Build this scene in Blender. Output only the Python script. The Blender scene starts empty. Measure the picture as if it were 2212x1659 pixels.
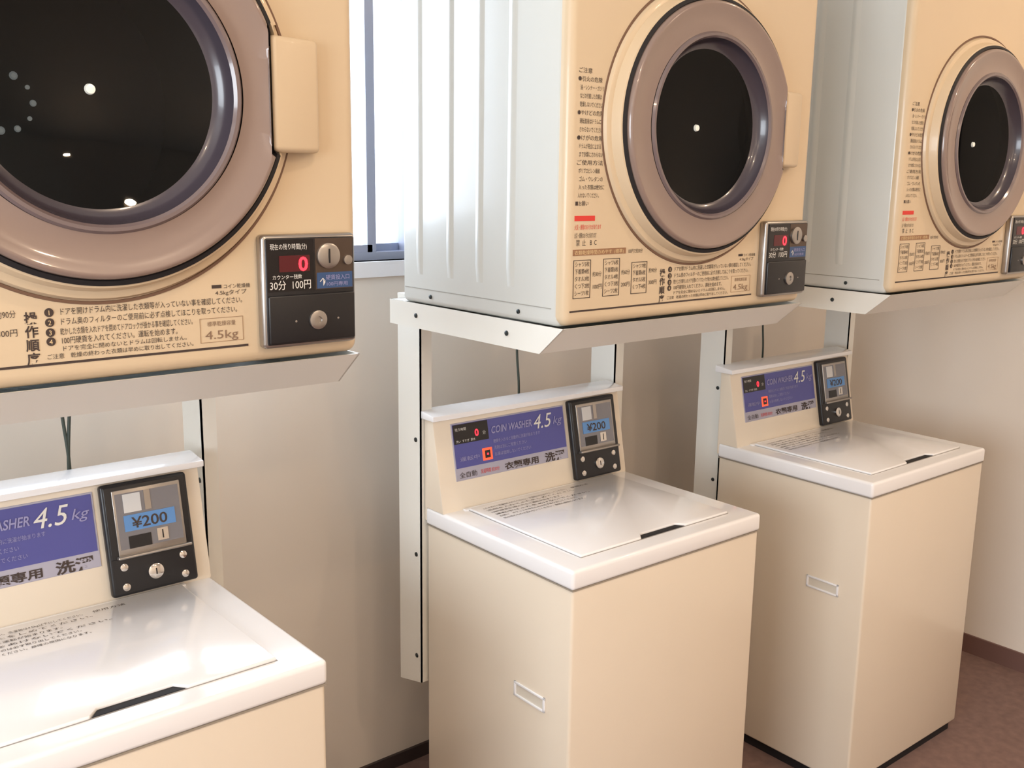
import bpy, bmesh, math
from mathutils import Matrix, Vector
scn=bpy.context.scene
COL=bpy.context.collection
try: scn.view_settings.view_transform='Standard'
except Exception: pass

# ---------------------------------------------------------------- materials
def s2l(c):
    return tuple(((x/255)/12.92 if x/255<=.04045 else ((x/255+.055)/1.055)**2.4) for x in c)
def mat(name,rgb,rough=.5,metal=0,coat=0,noise=0,nscale=30,bump=0,emit=None,es=1,spec=.5):
    m=bpy.data.materials.new(name); m.use_nodes=True; nt=m.node_tree; b=nt.nodes['Principled BSDF']
    c=s2l(rgb)+(1,)
    b.inputs['Base Color'].default_value=c; b.inputs['Roughness'].default_value=rough; b.inputs['Metallic'].default_value=metal
    b.inputs['Specular IOR Level'].default_value=spec
    if coat: b.inputs['Coat Weight'].default_value=coat; b.inputs['Coat Roughness'].default_value=.05
    if noise or bump:
        tc=nt.nodes.new('ShaderNodeTexCoord'); n=nt.nodes.new('ShaderNodeTexNoise'); n.inputs['Scale'].default_value=nscale; n.inputs['Detail'].default_value=4
        nt.links.new(tc.outputs['Object'],n.inputs['Vector'])
        if noise:
            mx=nt.nodes.new('ShaderNodeMixRGB'); mx.inputs[1].default_value=tuple(x*(1-noise) for x in c[:3])+(1,); mx.inputs[2].default_value=tuple(min(1,x*(1+noise)) for x in c[:3])+(1,)
            nt.links.new(n.outputs['Fac'],mx.inputs[0]); nt.links.new(mx.outputs[0],b.inputs['Base Color'])
        if bump:
            bp=nt.nodes.new('ShaderNodeBump'); bp.inputs['Strength'].default_value=bump; bp.inputs['Distance'].default_value=.002
            nt.links.new(n.outputs['Fac'],bp.inputs['Height']); nt.links.new(bp.outputs['Normal'],b.inputs['Normal'])
    if emit:
        b.inputs['Emission Color'].default_value=s2l(emit)+(1,); b.inputs['Emission Strength'].default_value=es
    return m
M_wash=mat('washer_enamel',(226,214,196),.3,coat=.25,noise=.02,nscale=6)
M_top=mat('washer_top_plastic',(240,240,242),.17,coat=.6)
M_side=mat('dryer_side_enamel',(204,206,202),.3,coat=.2,noise=.02,nscale=5)
M_front=mat('dryer_front_enamel',(210,190,160),.35,coat=.15,noise=.02,nscale=5)
M_stand=mat('stand_paint',(226,224,216),.4)
M_rim=mat('door_rim_plastic',(138,119,110),.22,coat=.5)
M_bowl=mat('door_bowl_plastic',(66,60,68),.25,coat=.3)
M_black=mat('black_plastic',(24,23,26),.35)
M_gap=mat('black_gap',(22,20,24),.7)
M_drum=mat('drum_metal',(60,66,68),.4,metal=.8)
M_nub=mat('glowing_nub',(235,235,225),.2,metal=.2,emit=(235,235,225),es=.25)  # faint glow added to nubs and drum dots, which are no lamps
M_silver=mat('brushed_silver',(170,165,160),.3,metal=.9)
M_chrome=mat('chrome',(215,212,208),.12,metal=1)
M_blue=mat('console_blue',(80,82,150),.35)
M_blue2=mat('label_blue',(50,78,120),.4)
M_pblue=mat('price_blue',(92,140,196),.4)
M_strip=mat('console_strip',(168,166,182),.4)
M_ink=mat('ink_dark',(62,50,46),.6)
M_inkl=mat('ink_light',(150,148,190),.5)
M_inkw=mat('ink_white',(222,220,214),.5)
M_inkr=mat('ink_red',(214,60,52),.6)
M_ltan=mat('label_tan',(222,196,150),.5)
M_led=mat('led_red',(255,40,50),.5,emit=(255,40,56),es=3)
M_ledd=mat('led_dim',(70,14,18),.5)
M_wall=mat('wall_paint',(230,222,212),.75,noise=.025,nscale=3,bump=.12)
M_ceil=mat('ceiling_paint',(235,230,220),.9)
M_base=mat('baseboard_vinyl',(112,84,78),.5)
M_baseb=mat('baseboard_dark',(60,50,50),.5)
M_alu=mat('window_aluminium',(158,162,180),.4)
M_sill=mat('window_sill_paint',(236,236,240),.45)
M_cord=mat('cord_rubber',(60,70,64),.5)
def glassmat(name,tint,fac):
    m=bpy.data.materials.new(name); m.use_nodes=True; nt=m.node_tree; nt.nodes.clear()
    o=nt.nodes.new('ShaderNodeOutputMaterial'); t=nt.nodes.new('ShaderNodeBsdfTransparent'); g=nt.nodes.new('ShaderNodeBsdfGlossy'); mx=nt.nodes.new('ShaderNodeMixShader')
    mx.inputs[0].default_value=fac
    t.inputs[0].default_value=tint+(1,); g.inputs['Roughness'].default_value=.015
    nt.links.new(t.outputs[0],mx.inputs[1]); nt.links.new(g.outputs[0],mx.inputs[2]); nt.links.new(mx.outputs[0],o.inputs[0]); return m
M_glass=glassmat('door_glass',(.42,.46,.50),.024)
M_pane=glassmat('window_glass',(.95,.97,1),.05)
M_floor=mat('floor_carpet',(122,98,92),.8,noise=.35,nscale=40,bump=.4)

# ---------------------------------------------------------------- helpers
def new(name,me,mt=None,parent=None):
    o=bpy.data.objects.new(name,me); COL.objects.link(o)
    if mt is not None: me.materials.append(mt)
    if parent: o.parent=parent
    return o
def empty(name,loc=(0,0,0),rot=(0,0,0),parent=None):
    o=bpy.data.objects.new(name,None); COL.objects.link(o); o.location=loc; o.rotation_euler=rot; o.empty_display_size=.05
    if parent: o.parent=parent
    return o
def smooth(o,ang=35):
    me=o.data
    for p in me.polygons: p.use_smooth=True
    try: me.set_sharp_from_angle(angle=math.radians(ang))
    except Exception: pass
def bev(bm,w,seg=3,edges=None):
    bmesh.ops.bevel(bm,geom=edges or bm.edges[:],offset=w,segments=seg,profile=.5,affect='EDGES',clamp_overlap=True)
def box(name,x0,x1,y0,y1,z0,z1,mt,parent=None,b=0,seg=3):
    bm=bmesh.new(); bmesh.ops.create_cube(bm,size=1)
    for v in bm.verts: v.co=Vector((x0+(v.co.x+.5)*(x1-x0),y0+(v.co.y+.5)*(y1-y0),z0+(v.co.z+.5)*(z1-z0)))
    if b: bev(bm,b,seg)
    me=bpy.data.meshes.new(name); bm.to_mesh(me); bm.free(); o=new(name,me,mt,parent)
    if b: smooth(o)
    return o
def prism(name,pts,lo,hi,axis,mt,parent=None,b=0):
    """polygon extruded along axis. axis 'x': pts=(y,z); 'z': pts=(x,y)"""
    bm=bmesh.new()
    f=(lambda p,h:(h,p[0],p[1])) if axis=='x' else (lambda p,h:(p[0],p[1],h))
    A=[bm.verts.new(f(p,lo)) for p in pts]; B=[bm.verts.new(f(p,hi)) for p in pts]; n=len(pts)
    bm.faces.new(A); bm.faces.new(B[::-1])
    for i in range(n): bm.faces.new((A[i],B[i],B[(i+1)%n],A[(i+1)%n]))
    bmesh.ops.recalc_face_normals(bm,faces=bm.faces[:])
    if b: bev(bm,b,2)
    me=bpy.data.meshes.new(name); bm.to_mesh(me); bm.free(); o=new(name,me,mt,parent)
    if b: smooth(o)
    return o
def lathe(name,prof,c,mt,parent,n=128,notch=None,ang=40,xs=1):
    """profile (r,out) turned around local z through c=(u,v)"""
    bm=bmesh.new(); rings=[]
    for r,o in prof:
        if r<1e-6: rings.append([bm.verts.new((c[0],c[1],o))]); continue
        L=[]
        for i in range(n):
            t=2*math.pi*i/n; x=r*math.cos(t)*xs; y=r*math.sin(t)
            if notch and x>notch[0] and notch[1]<y<notch[2]: x=notch[0]
            L.append(bm.verts.new((c[0]+x,c[1]+y,o)))
        rings.append(L)
    for a,b in zip(rings,rings[1:]):
        if len(b)==1:
            for i in range(n): bm.faces.new((a[i],a[(i+1)%n],b[0]))
        elif len(a)==1:
            for i in range(n): bm.faces.new((a[0],b[(i+1)%n],b[i]))
        else:
            for i in range(n): bm.faces.new((a[i],a[(i+1)%n],b[(i+1)%n],b[i]))
    bmesh.ops.recalc_face_normals(bm,faces=bm.faces[:])
    me=bpy.data.meshes.new(name); bm.to_mesh(me); bm.free(); o=new(name,me,mt,parent); smooth(o,ang); return o
def text(body,x,y,h,mt,parent,w=None,z=.0006,shear=0,name='lettering',rot=None,bold=0):
    c=bpy.data.curves.new(name,'FONT'); c.body=body; c.size=h; c.shear=shear; c.offset=bold; c.materials.append(mt)
    c.resolution_u=3
    o=bpy.data.objects.new(name,c); COL.objects.link(o); o.location=(x,y,z)
    if w:
        bpy.context.view_layer.update(); d=o.dimensions.x
        if d>1e-6: o.scale=(w/d,1,1)
    o.parent=parent
    return o
def tube(name,pts,r,mt,parent):
    c=bpy.data.curves.new(name,'CURVE'); c.dimensions='3D'; c.bevel_depth=r; s=c.splines.new('NURBS'); s.points.add(len(pts)-1)
    for p,q in zip(s.points,pts): p.co=q+(1,)
    s.use_endpoint_u=True; c.materials.append(mt); o=bpy.data.objects.new(name,c); COL.objects.link(o); o.parent=parent; return o
def screw(x,y,z,parent,r=.005,mt=None,name='screw',axis='z'):
    o=lathe(name,[(r,0),(r*.95,.0015),(r*.5,.0025),(0,.0025)],(0,0),mt or M_chrome,parent,n=16)
    o.location=(x,y,z)
    if axis=='-x': o.rotation_euler=(0,-math.pi/2,0)
    return o
def cut(objs,cutter):
    for o in objs:
        md=o.modifiers.new('b','BOOLEAN'); md.object=cutter; md.operation='DIFFERENCE'; md.solver='EXACT'
    bpy.context.view_layer.update(); dg=bpy.context.evaluated_depsgraph_get()
    for o in objs:
        me=bpy.data.meshes.new_from_object(o.evaluated_get(dg)); o.modifiers.clear(); o.data=me
    bpy.data.objects.remove(cutter)

# ---------------------------------------------------------------- washer
H=.8019; T=.0374; WW=.53; D=.4524
def washer(loc,rz):
    P=empty('coin_washing_machine',loc,(0,0,rz))
    box('base',.015,WW-.015,.015,D-.015,0,.04,M_gap,P)  # recessed kick; its black also paints the shadow strip under the cabinet
    box('cabinet',.003,WW-.003,.003,D-.002,.028,H-T+.003,M_wash,P,.006)
    box('top_frame',0,WW,0,D,H-T,H,M_top,P,.007,4)
    box('top_frame_seam',.0015,WW-.0015,.0015,D-.002,H-T-.0015,H-T+.001,mat('seam_shade',(150,140,126),.6),P)
    # lid with grip notch
    pts=[(.058,.042),(.215,.042),(.229,.058),(.328,.058),(.342,.042),(.472,.042),(.472,.378),(.058,.378)]
    prism('lid',pts,H-.001,H+.0055,'z',M_top,P,.0022)
    box('lid_groove',.0568,.4732,.0408,.3790,H-.002,H+.0006,mat('groove_shade',(150,146,142),.6),P)
    prism('lid_grip_shade',[(.218,.043),(.339,.043),(.328,.0575),(.229,.0575)],H-.001,H+.0014,'z',M_gap,P)  # thin dark plate, paints the shade of the grip hollow
    prism('lid_hinge_strip',[(.05,.378),(.48,.378),(.48,.389),(.05,.389)],H-.001,H+.003,'z',M_top,P,.001)
    # washing instructions printed by the hinge
    L=['ふたをあけて洗濯物を入れてください。洗濯物は4.5kg以下にしてください。',
       '洗剤を入れてふたをしめてください。','100円硬貨を2枚入れると運転が始まります。','運転中はふたをあけないでください。',
       'お願い　ポケットの中のものは必ず取り出してください。','防水性のものは洗わないでください。故障の原因になります。']
    for i,s in enumerate(L): text(s,.075,.352-.014*i,.0085,M_ink,P,z=H+.0060,w=.23-.02*(i%3)+.03*(i%2),name='lid_print')
    text('使用方法',.32,.352,.0085,M_ink,P,z=H+.0060,w=.05,name='lid_print')
    # carrying grips on the sides
    for sx in (0,1):
        xo=.003 if not sx else WW-.003; dx=-.003 if not sx else .003
        a,b=sorted((xo,xo+dx))
        y0,y1,z0,z1=.068,.158,.502,.532
        for n,(p,q,r,t) in enumerate(((y0,y1,z1-.005,z1),(y0,y1,z0,z0+.005),(y0,y0+.006,z0,z1),(y1-.006,y1,z0,z1))):
            box('side_grip_frame_%d'%n,a,b,p,q,r,t,M_top,P,.001,2)
        box('side_grip_pocket',min(xo-.0004,xo+.0004),max(xo-.0004,xo+.0004),y0+.004,y1-.004,z0+.004,z1-.004,mat('grip_shade',(214,206,192),.5),P)
    # console
    zt=.992
    yt=.389+(zt-H)*.2
    prism('console',[(.389,H-.002),(yt,zt),(D+.004,zt),(D+.004,H-.03),(D-.004,H-.03),(D-.004,H-.002)],.0,WW,'x',M_wash,P,.006)
    prism('console_ledge',[(yt-.012,zt-.002),(yt-.012,zt+.009),(D+.018,zt+.016),(D+.018,zt-.002)],-.006,WW+.006,'x',M_top,P,.002)
    F=empty('console_face',(0,.389,H),(math.radians(90)-math.atan(.2),0,0),P)
    # blue control label
    box('control_label',.042,.353,.060,.180,-.001,.0012,M_strip,F,.0005,1)
    box('control_label_blue',.045,.350,.086,.177,.001,.0018,M_blue,F)
    box('display_window',.046,.136,.136,.176,.001,.0024,M_black,F)
    text('8',.100,.147,.020,M_ledd,F,z=.003); text('0',.100,.147,.020,M_led,F,z=.0032,bold=.0004,name='display_digit')
    text('残り時間',.050,.163,.007,M_inkw,F,z=.003,w=.028); text('分',.120,.148,.009,M_inkw,F,z=.003)
    text('洗い  すすぎ  脱水',.050,.139,.006,M_inkw,F,z=.003,w=.05)
    text('COIN WASHER',.142,.146,.021,M_inkl,F,z=.003,w=.112,shear=.25,name='console_lettering',bold=.0004)
    text('4.5',.258,.138,.044,M_inkw,F,z=.003,w=.053,shear=.3,name='console_capacity')
    text('kg',.315,.142,.024,M_inkl,F,z=.003,w=.028,shear=.3)
    for i,s in enumerate(['硬貨を入れると自動的に洗濯が始まります','洗剤は別にご用意ください','お湯は使用しないでください']):
        text(s,.146,.126-.014*i,.0085,M_inkl,F,z=.003,w=(.13,.09,.1)[i],name='console_note')
    box('start_lamp',.115,.141,.092,.118,.001,.0026,mat('lamp_orange',(225,90,60),.4,emit=(240,80,50),es=.9),F,.001,2)
    box('start_lamp_core',.121,.135,.097,.113,.0015,.0032,M_black,F)
    box('start_lamp_dot',.126,.130,.103,.107,.003,.0036,M_led,F)
    text('運転中',.055,.100,.010,M_inkl,F,z=.003,w=.05)
    text('全自動',.050,.066,.013,M_ink,F,z=.002,w=.045); text('洗濯時間 約30分',.105,.067,.010,M_inkr,F,z=.002,w=.05)
    text('衣類専用',.170,.065,.016,M_ink,F,z=.002,w=.095,bold=.0004); text('洗濯',.284,.063,.021,M_ink,F,z=.002,w=.058,bold=.0006)
    # coin unit
    C=(.361,.502,.006,.187)
    box('coin_unit',C[0],C[1],C[2],C[3],-.002,.014,M_black,F,.005)
    box('coin_unit_trim',C[0]+.004,C[1]-.004,.066,C[3]-.004,.012,.0155,M_black,F,.002)
    box('coin_window_frame',C[0]+.016,C[1]-.014,.070,.176,.0145,.017,M_silver,F,.001)
    box('coin_window_dark',C[0]+.020,C[1]-.018,.080,.170,.0165,.0174,mat('window_smoke',(128,128,134),.2,metal=.4),F)
    box('coin_chute_light',C[0]+.032,C[0]+.060,.138,.168,.017,.0182,mat('chute_white',(205,205,205),.4),F)
    box('coin_chute_bar',C[0]+.066,C[0]+.076,.138,.170,.017,.0184,M_silver,F)
    box('price_label',C[0]+.030,C[1]-.028,.108,.134,.017,.0186,M_pblue,F)
    text('¥200',C[0]+.042,.112,.024,M_ink,F,z=.0190,w=.058,bold=.0003,name='price_lettering')
    box('coin_return',C[0]+.034,C[0]+.070,.080,.100,.017,.0184,M_black,F)
    box('coin_slot_plate',C[0]+.080,C[0]+.098,.084,.104,.017,.019,M_chrome,F)
    box('coin_slot',C[0]+.088,C[0]+.090,.087,.101,.0185,.0194,M_black,F)
    box('coin_tray_lip',C[0]+.012,C[1]-.008,.066,.071,.014,.026,M_silver,F,.002)
    lathe('lock',[(.0125,.014),(.0125,.019),(.009,.0205),(0,.0205)],((C[0]+C[1])/2,.036),M_chrome,F,n=32)
    box('keyway',(C[0]+C[1])/2-.001,(C[0]+C[1])/2+.001,.031,.041,.020,.021,M_black,F)
    for sx in (.022,.119):
        for sy in (.020,.052): screw(C[0]+sx,sy,.0138,F,.0065)
    return P

# ---------------------------------------------------------------- dryer
WD=.6358; DD=.4527; HD=.70
def dryer(loc,rz):
    P=empty('tumble_dryer',loc,(0,0,rz))
    body=box('cabinet',.0,WD,.014,DD,0,HD,M_side,P,.010,3)
    panel=box('front_panel',.001,WD-.001,0,.045,.002,HD-.004,M_front,P,.015,5)
    cc=(.308,.321)
    bm=bmesh.new(); bmesh.ops.create_cone(bm,cap_ends=True,segments=64,radius1=.2,radius2=.2,depth=.60,matrix=Matrix.Translation((cc[0],.04,cc[1]))@Matrix.Rotation(math.pi/2,4,'X'))
    me=bpy.data.meshes.new('c'); bm.to_mesh(me); bm.free(); c=new('c',me,None,P)
    cut([body,panel],c)
    for o in (body,panel): smooth(o)
    # pressed ribs on both sides
    for sx,x in ((0,0),(1,WD)):
        for y in (.088,.172,.256,.350):
            bm=bmesh.new(); w=.011; h=.0035*(-1 if sx==0 else 1)
            secs=[]
            for z,k in ((.055,0),(.085,1),(HD-.05,1),(HD-.03,0)):
                secs.append([bm.verts.new((x+h*k*q,y+DDoff+w*p,z)) for p,q in ((-1,-.02),(-.6,.35),(-.25,.95),(.25,.95),(.6,.35),(1,-.02))])
            for a,b in zip(secs,secs[1:]):
                for i in range(5): bm.faces.new((a[i],a[i+1],b[i+1],b[i]))
            bmesh.ops.recalc_face_normals(bm,faces=bm.faces[:])
            me=bpy.data.meshes.new('side_rib'); bm.to_mesh(me); bm.free(); o=new('side_rib',me,M_side,P); smooth(o,80)
    box('side_seam',-.0006,.001,.03,DD-.01,.028,.0295,mat('seam_shade',(150,148,140),.6),P)
    for y in (.11,.36): screw(-.0005,y,.016,P,.004,M_drum,axis='-x')
    F=empty('front',(0,0,0),(math.pi/2,0,0),P)
    # collar + door
    lathe('door_collar_shadow',[(.2335,.0),(.233,.0016),(.230,.0016),(.2295,.0)],cc,mat('collar_shadow_line',(112,84,66),.6),F,n=160,xs=1.02)  # flat dark ring, paints the shadow line around the collar
    lathe('door_collar',[(.229,.0),(.226,.007),(.222,.0085),(.218,.009),(.215,.020),(.213,.025),(.2105,.026),(.2095,.024),(.2085,.0)],cc,M_front,F,n=160,notch=(.203,-.058,.082),xs=1.03)
    lathe('door_gasket',[(.2105,.015),(.2105,.0275),(.205,.030),(.199,.02)],cc,M_gap,F,n=256,notch=(.196,-.064,.084),xs=1.03)
    nt_=(.190,-.068,.088)
    lathe('door_rim',[(.2035,.012),(.2035,.030),(.202,.0345),(.1990,.037),(.196,.0365),(.189,.034),(.176,.031),(.162,.0305),(.154,.032)],cc,M_rim,F,n=256,notch=nt_,ang=50,xs=1.03)
    lathe('door_glass_bezel',[(.154,.032),(.151,.0355),(.147,.0355),(.144,.032)],cc,mat('bezel_plastic',(112,98,98),.2,coat=.5),F,n=128,xs=1.02)
    lathe('door_bowl',[(.144,.032),(.141,.022),(.135,.013),(.128,.010)],cc,M_bowl,F,n=128,xs=1.02)
    lathe('door_glass',[(.128,.010),(.10,.002),(.05,-.007),(0,-.010)],cc,M_glass,F,n=96,xs=1.02)
    lathe('glass_centre_nub',[(.006,-.010),(.005,-.006),(0,-.005)],cc,M_nub,F,n=20)
    lathe('drum_shell',[(.195,-.02),(.195,-.30),(.06,-.315),(0,-.315)],cc,M_drum,F,n=96)
    for i in range(11):
        a=2*math.pi*i/11; lathe('drum_hole',[((.0045,.003,.0055)[i%3],-.311),(.003,-.309),(0,-.309)],(cc[0]-.015+.037*math.cos(a),cc[1]+.037*math.sin(a)),M_nub,F,n=10)
    lathe('drum_mouth',[(.2,.004),(.2,-.02),(.150,-.02),(.140,-.005),(.135,.010)],cc,M_black,F,n=96)
    # handle
    hx0=.308+.196; hx1=.574
    bm=bmesh.new(); bmesh.ops.create_cube(bm,size=1)
    for v in bm.verts:
        v.co=Vector((hx0+(v.co.x+.5)*(hx1-hx0),.259+(v.co.y+.5)*.134,(v.co.z+.5)*.034))
        if v.co.z>.02 and v.co.x>hx0+.01: v.co.z-=.016
    bev(bm,.007,4); me=bpy.data.meshes.new('door_handle'); bm.to_mesh(me); bm.free(); smooth(new('door_handle',me,M_front,F))
    # printed notices, left column
    col=['ご注意','●引火の危険','　油・シンナー・ガソリン','　などの付着した衣類は','　乾燥しないでください。','●やけどの危険','　運転直後はドラムに','　さわらないでください。','●けがの危険','　ドラムが完全に止まる','　まで衣類にさわらない','ご使用方法','　ポリプロピレン繊維','　ゴム・ウレタンの','　入った衣類は絶対に','　入れないでください。','■お願い']
    for i,s in enumerate(col):
        text(s,.018,.392-.0125*i,.0085,M_ink,F,w=(.028 if len(s)<5 else .046+.005*(i%3)),name='notice_print')
    box('notice_red_bar',.018,.062,.168,.176,.0,.0006,M_inkr,F)
    for i in range(2): text('火災・爆発のおそれがあります',.018,.155-.013*i,.009,M_inkr if i==0 else M_ink,F,w=.058-.01*i,name='notice_print')
    text('禁  止　B  C',.022,.130,.011,M_ink,F,w=.045,name='notice_print')
    # lower label
    G=empty('lower_label',(0,.006,0),(0,0,0),F)
    box('label_heading',.016,.135,.108,.1175,.0,.0007,mat('heading_brown',(150,112,84),.6),G)
    text('衣類乾燥時間のめやす  (標準)',.019,.1098,.0075,M_ltan,G,w=.11,z=.001,name='label_heading_print')
    text('100円で約30分',.140,.1085,.008,M_ink,G,w=.034,name='label_print')
    for k in range(3):
        x0=.018+.066*k
        for (a,b,c_,d) in ((0,.038,.100,.101),(0,.038,.040,.041),(0,.001,.040,.101),(.037,.038,.040,.101)):
            box('chart_line',x0+a,x0+b,c_-(.008 if k==2 and c_>.09 else 0),d-(.008 if k==2 and d>.09 else 0),.0,.0006,M_ink,G)
        for r in range(5 if k<2 else 4):
            text(('シャツ','下着類','タオル','くつ下','シーツ')[r]+'%d枚'%(5-r+k),x0+.003,(.091 if k<2 else .083)-.0115*r,.009,M_ink,G,w=.031,name='chart_print')
        text('約%d分'%(30*(k+1)),x0+.042,.074,.009,M_ink,G,w=.020,name='chart_print')
        text('%d00円'%(k+1),x0+.042,.054,.009,M_ink,G,w=.020,name='chart_print')
    for i,ch in enumerate('操作順序'):
        text(ch,.220,.0665-.0148*i,.0140,M_ink,G,name='label_print',bold=.0003)
    steps=['ドアを開けドラム内に洗濯した衣類等が入っていない事を確認してください。','ドラム奥のフィルターのご使用前に必ず点検してほこりを取ってください。','乾かした衣類を入れドアを閉めてドアロックが掛かる事を確認してください。','100円硬貨を入れてください。運転を始めます。']
    ys=(.0735,.0625,.0515,.0415)
    for i,s in enumerate(steps):
        lathe('step_dot',[(.0048,0),(.0048,.0007),(0,.0007)],(.246,ys[i]+.0030),M_ink,G,n=20)
        text(str(i+1),.2440,ys[i]+.0002,.0075,M_ltan,G,z=.001,name='step_number')
        text(s,.256,ys[i],.0085,M_ink,G,w=(.212,.205,.150,.130)[i],name='step_print')
    text('ドアを完全に閉めないとドラムは回転しません。',.256,.0335,.0062,M_ink,G,w=.14,name='step_print')
    text('ご注意　乾燥の終わった衣類は早めに取り出してください。',.240,.0255,.0062,M_ink,G,w=.165,name='step_print')
    for (a,b,c_,d) in ((.415,.470,.056,.0565),(.415,.470,.027,.0275),(.415,.4155,.027,.0565),(.4695,.470,.027,.0565)):
        box('capacity_frame',a,b,c_,d,0,.0006,mat('frame_line',(150,120,92),.6),G)
    M_ink2=mat('ink_brown',(130,104,84),.6)
    text('標準乾燥容量',.424,.047,.0065,M_ink2,G,w=.036,name='capacity_print'); text('4.5kg',.421,.031,.0145,M_ink2,G,w=.042,name='capacity_print')
    box('name_plate_mark',.432,.444,.092,.096,0,.0007,M_ink,G); text('コイン乾燥機',.446,.0915,.0060,M_ink,G,w=.034,name='name_plate_print'); text('4.5kgタイプ',.436,.084,.0065,M_ink,G,w=.04,name='name_plate_print')
    box('label_rule',.012,.476,.0185,.0212,0,.0006,M_ink,G)
    # coin panel
    x0,x1,y0,y1=.490,.622,.020,.161
    box('coin_panel',x0,x1,y0,y1,-.002,.016,M_silver,F,.006,4)
    box('coin_panel_face',x0+.004,x1-.003,y0+.004,y1-.004,.010,.0172,M_black,F,.003)
    box('display_window',x0+.006,x0+.070,.091,.155,.0165,.0180,mat('display_black',(14,10,14),.15),F)
    text('現在の残り時間(分)',x0+.010,.143,.008,M_inkw,F,z=.0184,w=.05,name='display_print')
    box('display_lens',x0+.022,x0+.064,.115,.135,.0178,.0184,mat('lens_red',(60,14,20),.2,emit=(120,10,20),es=.25),F)
    text('0',x0+.048,.116,.024,M_led,F,z=.0187,w=.013,bold=.0006,name='display_digit')
    text('カウンター残数',x0+.012,.1065,.006,M_inkw,F,z=.0184,w=.04,name='display_print')
    text('30分  100円',x0+.008,.094,.013,M_inkw,F,z=.0184,w=.056,name='display_print')
    box('coin_plate',x0+.072,x1-.006,.091,.155,.0165,.0176,mat('coin_plate',(96,84,76),.3,metal=.8),F)
    lathe('coin_entry',[(.016,.0175),(.016,.021),(.013,.0225),(0,.0215)],(x0+.090,.133),M_silver,F,n=40)
    box('coin_slot',x0+.089,x0+.091,.124,.142,.0215,.0228,M_black,F)
    lathe('return_button',[(.006,.017),(.006,.021),(0,.022)],(x0+.118,.127),M_silver,F,n=24)
    box('coin_label',x0+.074,x1-.007,.092,.112,.0172,.0182,M_blue2,F)
    text('硬貨投入口',x0+.086,.103,.007,M_inkl,F,z=.0186,w=.034); text('100円専用',x0+.086,.095,.006,M_inkl,F,z=.0186,w=.03)
    text('↑',x0+.076,.095,.014,M_inkw,F,z=.0186)
    box('cash_door',x0+.006,x1-.005,y0+.006,.086,.0165,.0205,M_black,F,.003)
    lathe('cash_lock',[(.012,.020),(.012,.0235),(.009,.0245),(.0045,.0245),(.004,.0225),(0,.0225)],(x0+.072,.053),M_silver,F,n=32)
    for sx in (-.03,.03): lathe('cash_dot',[(.0015,.0205),(0,.021)],(x0+.072+sx,.053),M_silver,F,n=10)
    return P
DDoff=.045

# ---------------------------------------------------------------- stand
def stand(loc,rz,pl,pr,zp=.405):
    """local origin = dryer lower front-left corner (z=0 at its bottom)"""
    P=empty('dryer_stand',loc,(0,0,rz)); z0=-.048; yb=.500
    side=[(-.0,-.001),(.056,z0),(yb,z0),(yb,-.001)]
    prism('side_rail_1',side,-.001,.002,'x',M_stand,P); prism('side_rail_2',side,WD-.002,WD+.001,'x',M_stand,P)
    prism('front_apron',[(0,-.001),(.056,z0),(.058,z0+.003),(.004,-.001)],.0,WD,'x',M_stand,P)
    prism('pan',[(.056,z0),(yb,z0),(yb,z0+.003),(.056,z0+.003)],.0,WD,'x',M_stand,P)
    prism('back_rail',[(yb-.003,z0),(yb,z0),(yb,-.001),(yb-.003,-.001)],0,WD,'x',M_stand,P)
    prism('top_lip',[(DD,-.004),(yb,-.004),(yb,-.001),(DD,-.001)],0,WD,'x',M_stand,P)
    for y in (.14,.41): screw(-.001,y,-.024,P,.0045,M_drum,axis='-x')
    zb=zp-loc[2]; ya,yc=.503,.584
    for k,x in enumerate((pl,pr)):
        prism('post_web_%d'%(k+1),[(ya,z0),(yc,z0),(yc,zb-.02),(ya,zb)],x,x+.003,'x',M_stand,P)
        prism('post_flange_%d'%(k+1),[(ya,z0),(ya+.003,z0),(ya+.003,zb),(ya,zb)],x,x+.028,'x',M_stand,P)
        prism('post_cap_%d'%(k+1),[(yb-.004,z0-.012),(yc,z0-.012),(yc,-.001),(yb-.004,-.001)],x,x+.05,'x',M_stand,P)
        for z in (-.30,-.55,-.78): screw(x,.52,z+.0,P,.005,M_drum,axis='-x')
    return P

yM,zB=-.0447,1.2424
W=[((0,0,0),-.0042),((.9105,-.0282,0),-.0057),((-1.0303,-.031,0),.0063)]
Dn=[((-.0777,yM,zB),.0057),((.844,yM-.0238,zB),.0004),((-1.091,yM-.0082,zB),-.0016)]
for l,r in W: washer(l,r)
for l,r in Dn: dryer(l,r)
# post x in dryer-local coordinates
stand(Dn[0][0],0,.072,.632)
stand(Dn[1][0],0,.090,.660)
stand(Dn[2][0],0,.07,.618)

# cords hanging behind the washers
for (x,y),n in (((.315,.53),1),((.315+.91,.53),1),((-.68,.52),2)):
    for k in range(n):
        C=empty('power_cord') if k==0 else C
        tube('cord_%d'%k,[(x+.02*k,y,1.195),(x-.004+.02*k,y+.01,1.1),(x+.008-.006*k,y,1.02),(x+.004,y+.01,.9),(x,y+.02,.5),(x,y+.05,.1),(x,y+.1,.004)],.0028,M_cord,C)

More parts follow.
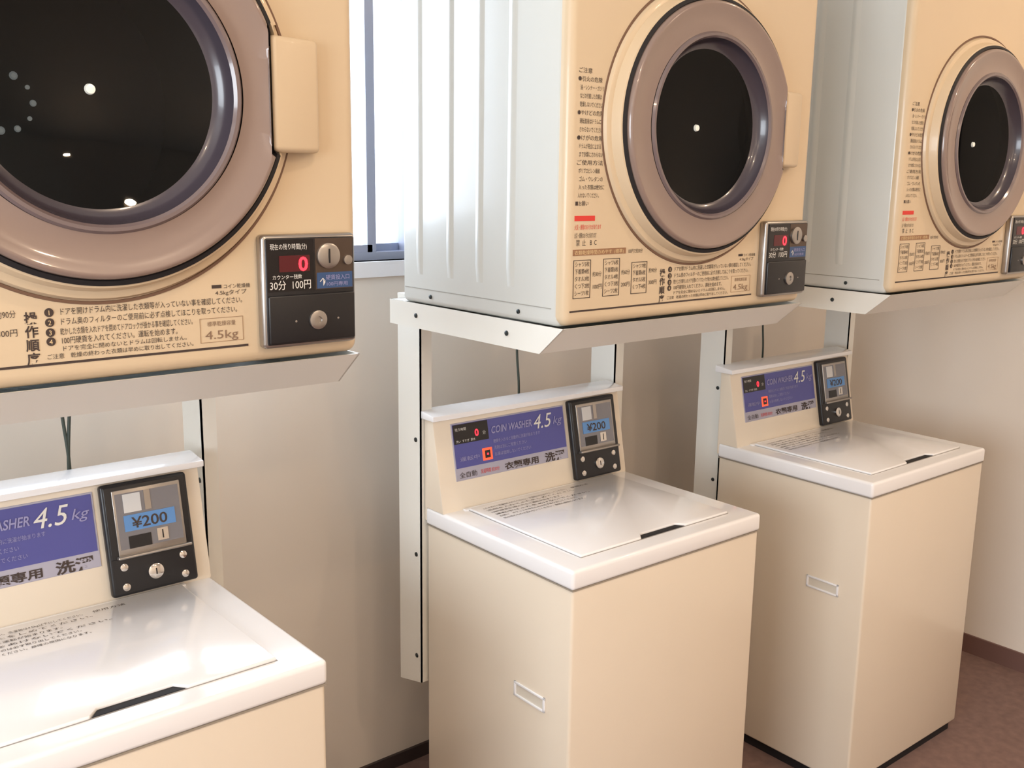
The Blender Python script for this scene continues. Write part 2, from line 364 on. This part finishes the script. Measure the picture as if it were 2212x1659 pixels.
# ---------------------------------------------------------------- room
YB=.776; XR=1.93; XL=-3.2; YF=-3.2; ZC=2.45
def multibox(name,boxes,mt):
    bm=bmesh.new()
    for x0,x1,y0,y1,z0,z1 in boxes:
        r=bmesh.ops.create_cube(bm,size=1)
        for v in r['verts']: v.co=Vector((x0+(v.co.x+.5)*(x1-x0),y0+(v.co.y+.5)*(y1-y0),z0+(v.co.z+.5)*(z1-z0)))
    me=bpy.data.meshes.new(name); bm.to_mesh(me); bm.free(); return new(name,me,mt)
wx0,wx1,wz0,wz1=-.75,.215,1.285,2.15
multibox('wall_back',[(XL-.12,wx0,YB,YB+.12,0,ZC),(wx1,XR+.12,YB,YB+.12,0,ZC),(wx0,wx1,YB,YB+.12,0,wz0),(wx0,wx1,YB,YB+.12,wz1,ZC)],M_wall)
box('wall_right',XR,XR+.12,YF,YB,0,ZC,M_wall)
box('wall_front',XL-.12,XR+.12,YF-.12,YF,0,ZC,M_wall)
lw=(-2.2,-.4,.9,2.1)  # opening added in the unseen left wall for cool side light
multibox('wall_left',[(XL-.12,XL,YF,lw[0],0,ZC),(XL-.12,XL,lw[1],YB,0,ZC),(XL-.12,XL,lw[0],lw[1],0,lw[2]),(XL-.12,XL,lw[0],lw[1],lw[3],ZC)],M_wall)
box('floor',XL-.12,XR+.12,YF-.12,YB+.12,-.1,0,M_floor)
box('ceiling',XL-.12,XR+.12,YF-.12,YB+.12,ZC,ZC+.1,M_ceil)
box('baseboard_back',XL,XR,YB-.008,YB,0,.035,M_baseb)
box('baseboard_right',XR-.008,XR,YF,YB-.008,0,.06,M_base)
# back window
Wn=empty('window_1')
multi=lambda n,b,m:(lambda o:setattr(o,'parent',Wn))(multibox(n,b,m))
fy0,fy1=YB+.03,YB+.10
multi('frame',[(wx0,wx0+.03,fy0,fy1,wz0,wz1),(wx1-.02,wx1,fy0,fy1,wz0,wz1),(wx0,wx1,fy0,fy1,wz0,wz0+.018),(wx0,wx1,fy0,fy1,wz1-.03,wz1)],M_alu)
multi('sash',[(.092,.115,fy0+.005,fy0+.028,wz0+.015,wz1-.02),(.115,.133,fy0+.034,fy0+.05,wz0+.015,wz1-.02),(wx0+.02,.105,fy0+.005,fy0+.028,wz0+.015,wz0+.035),(.125,wx1-.02,fy0+.034,fy0+.05,wz0+.015,wz0+.035)],M_alu)
multi('glass',[(wx0+.02,wx1-.02,fy0+.0295,fy0+.0325,wz0+.015,wz1-.02)],M_pane)
multi('sill',[(wx0-.02,wx1+.04,YB-.012,YB+.10,wz0-.035,wz0)],M_sill)
multi('casing',[(wx1,wx1+.03,YB-.006,YB,wz0,wz1+.03),(wx0-.03,wx0,YB-.006,YB,wz0,wz1+.03),(wx0-.03,wx1+.03,YB-.006,YB,wz1,wz1+.03)],M_sill)
W2=empty('added_left_window')  # unseen window, added to go with the cool light from the left
o=multibox('frame',[(XL-.09,XL-.04,lw[0],lw[0]+.04,lw[2],lw[3]),(XL-.09,XL-.04,lw[1]-.04,lw[1],lw[2],lw[3]),(XL-.09,XL-.04,lw[0],lw[1],lw[2],lw[2]+.04),(XL-.09,XL-.04,lw[0],lw[1],lw[3]-.04,lw[3]),(XL-.09,XL-.04,-1.32,-1.28,lw[2],lw[3])],M_alu); o.parent=W2

# ---------------------------------------------------------------- lights
def area(name,loc,rot,sx,sy,e,col,shape='RECTANGLE'):
    l=bpy.data.lights.new(name,'AREA'); l.shape=shape; l.size=sx
    if shape=='RECTANGLE': l.size_y=sy
    l.energy=e; l.color=col; o=bpy.data.objects.new(name,l); COL.objects.link(o); o.location=loc; o.rotation_euler=rot; return o
area('added_left_fill',(XL-.02,(lw[0]+lw[1])/2,1.5),(0,-math.pi/2,0),1.15,1.7,56,(.84,.92,1))  # added area light, cool fill from the unseen left opening
area('daylight_window_1',((wx0+wx1)/2,YB+.14,1.72),(-math.pi/2,0,0),.85,.8,10,(.84,.92,1))
M_lamp=mat('lamp_diffuser',(255,225,180),.5,emit=(255,215,160),es=5)
for (x,y),e in (((-1.6,-1.5),6.5),((-.3,-1.9),8),((1.1,-1.3),6.8),((.4,-2.6),9),((-.5,-.95),4.5),((1.5,-.7),4.5),((-1.4,-2.7),9)):
    P=empty('ceiling_lamp',(x,y,ZC))
    lathe('trim_ring',[(.065,0),(.065,-.008),(.050,-.012),(.046,-.002)],(0,0),M_ceil,P,n=40)
    lathe('diffuser',[(.046,-.004),(.03,-.006),(0,-.006)],(0,0),M_lamp,P,n=40)
    a=area('lamp_light',(0,0,-.02),(0,0,0),.07,.07,e*1.12,(1,.755,.53),'DISK'); a.parent=P
w=bpy.data.worlds.new('sky'); scn.world=w; w.use_nodes=True; w.node_tree.nodes['Background'].inputs[0].default_value=(.90,.95,1,1); w.node_tree.nodes['Background'].inputs[1].default_value=4.0

# ---------------------------------------------------------------- camera
yaw,pi_,ro,f=.6938,-.1989,.0137,2204.7062
F=Vector((math.sin(yaw)*math.cos(pi_),math.cos(yaw)*math.cos(pi_),math.sin(pi_))); R=Vector((math.cos(yaw),-math.sin(yaw),0)); U=R.cross(F)
R2=R*math.cos(ro)+U*math.sin(ro); U2=-R*math.sin(ro)+U*math.cos(ro)
cd=bpy.data.cameras.new('camera'); cam=bpy.data.objects.new('camera',cd); COL.objects.link(cam)
mw=Matrix((R2,U2,-F)).transposed().to_4x4(); mw.translation=Vector((-1.1614,-1.2224,1.4747)); cam.matrix_world=mw
cd.sensor_fit='HORIZONTAL'; cd.sensor_width=36; cd.lens=f*36/2212; cd.clip_start=.01
scn.camera=cam
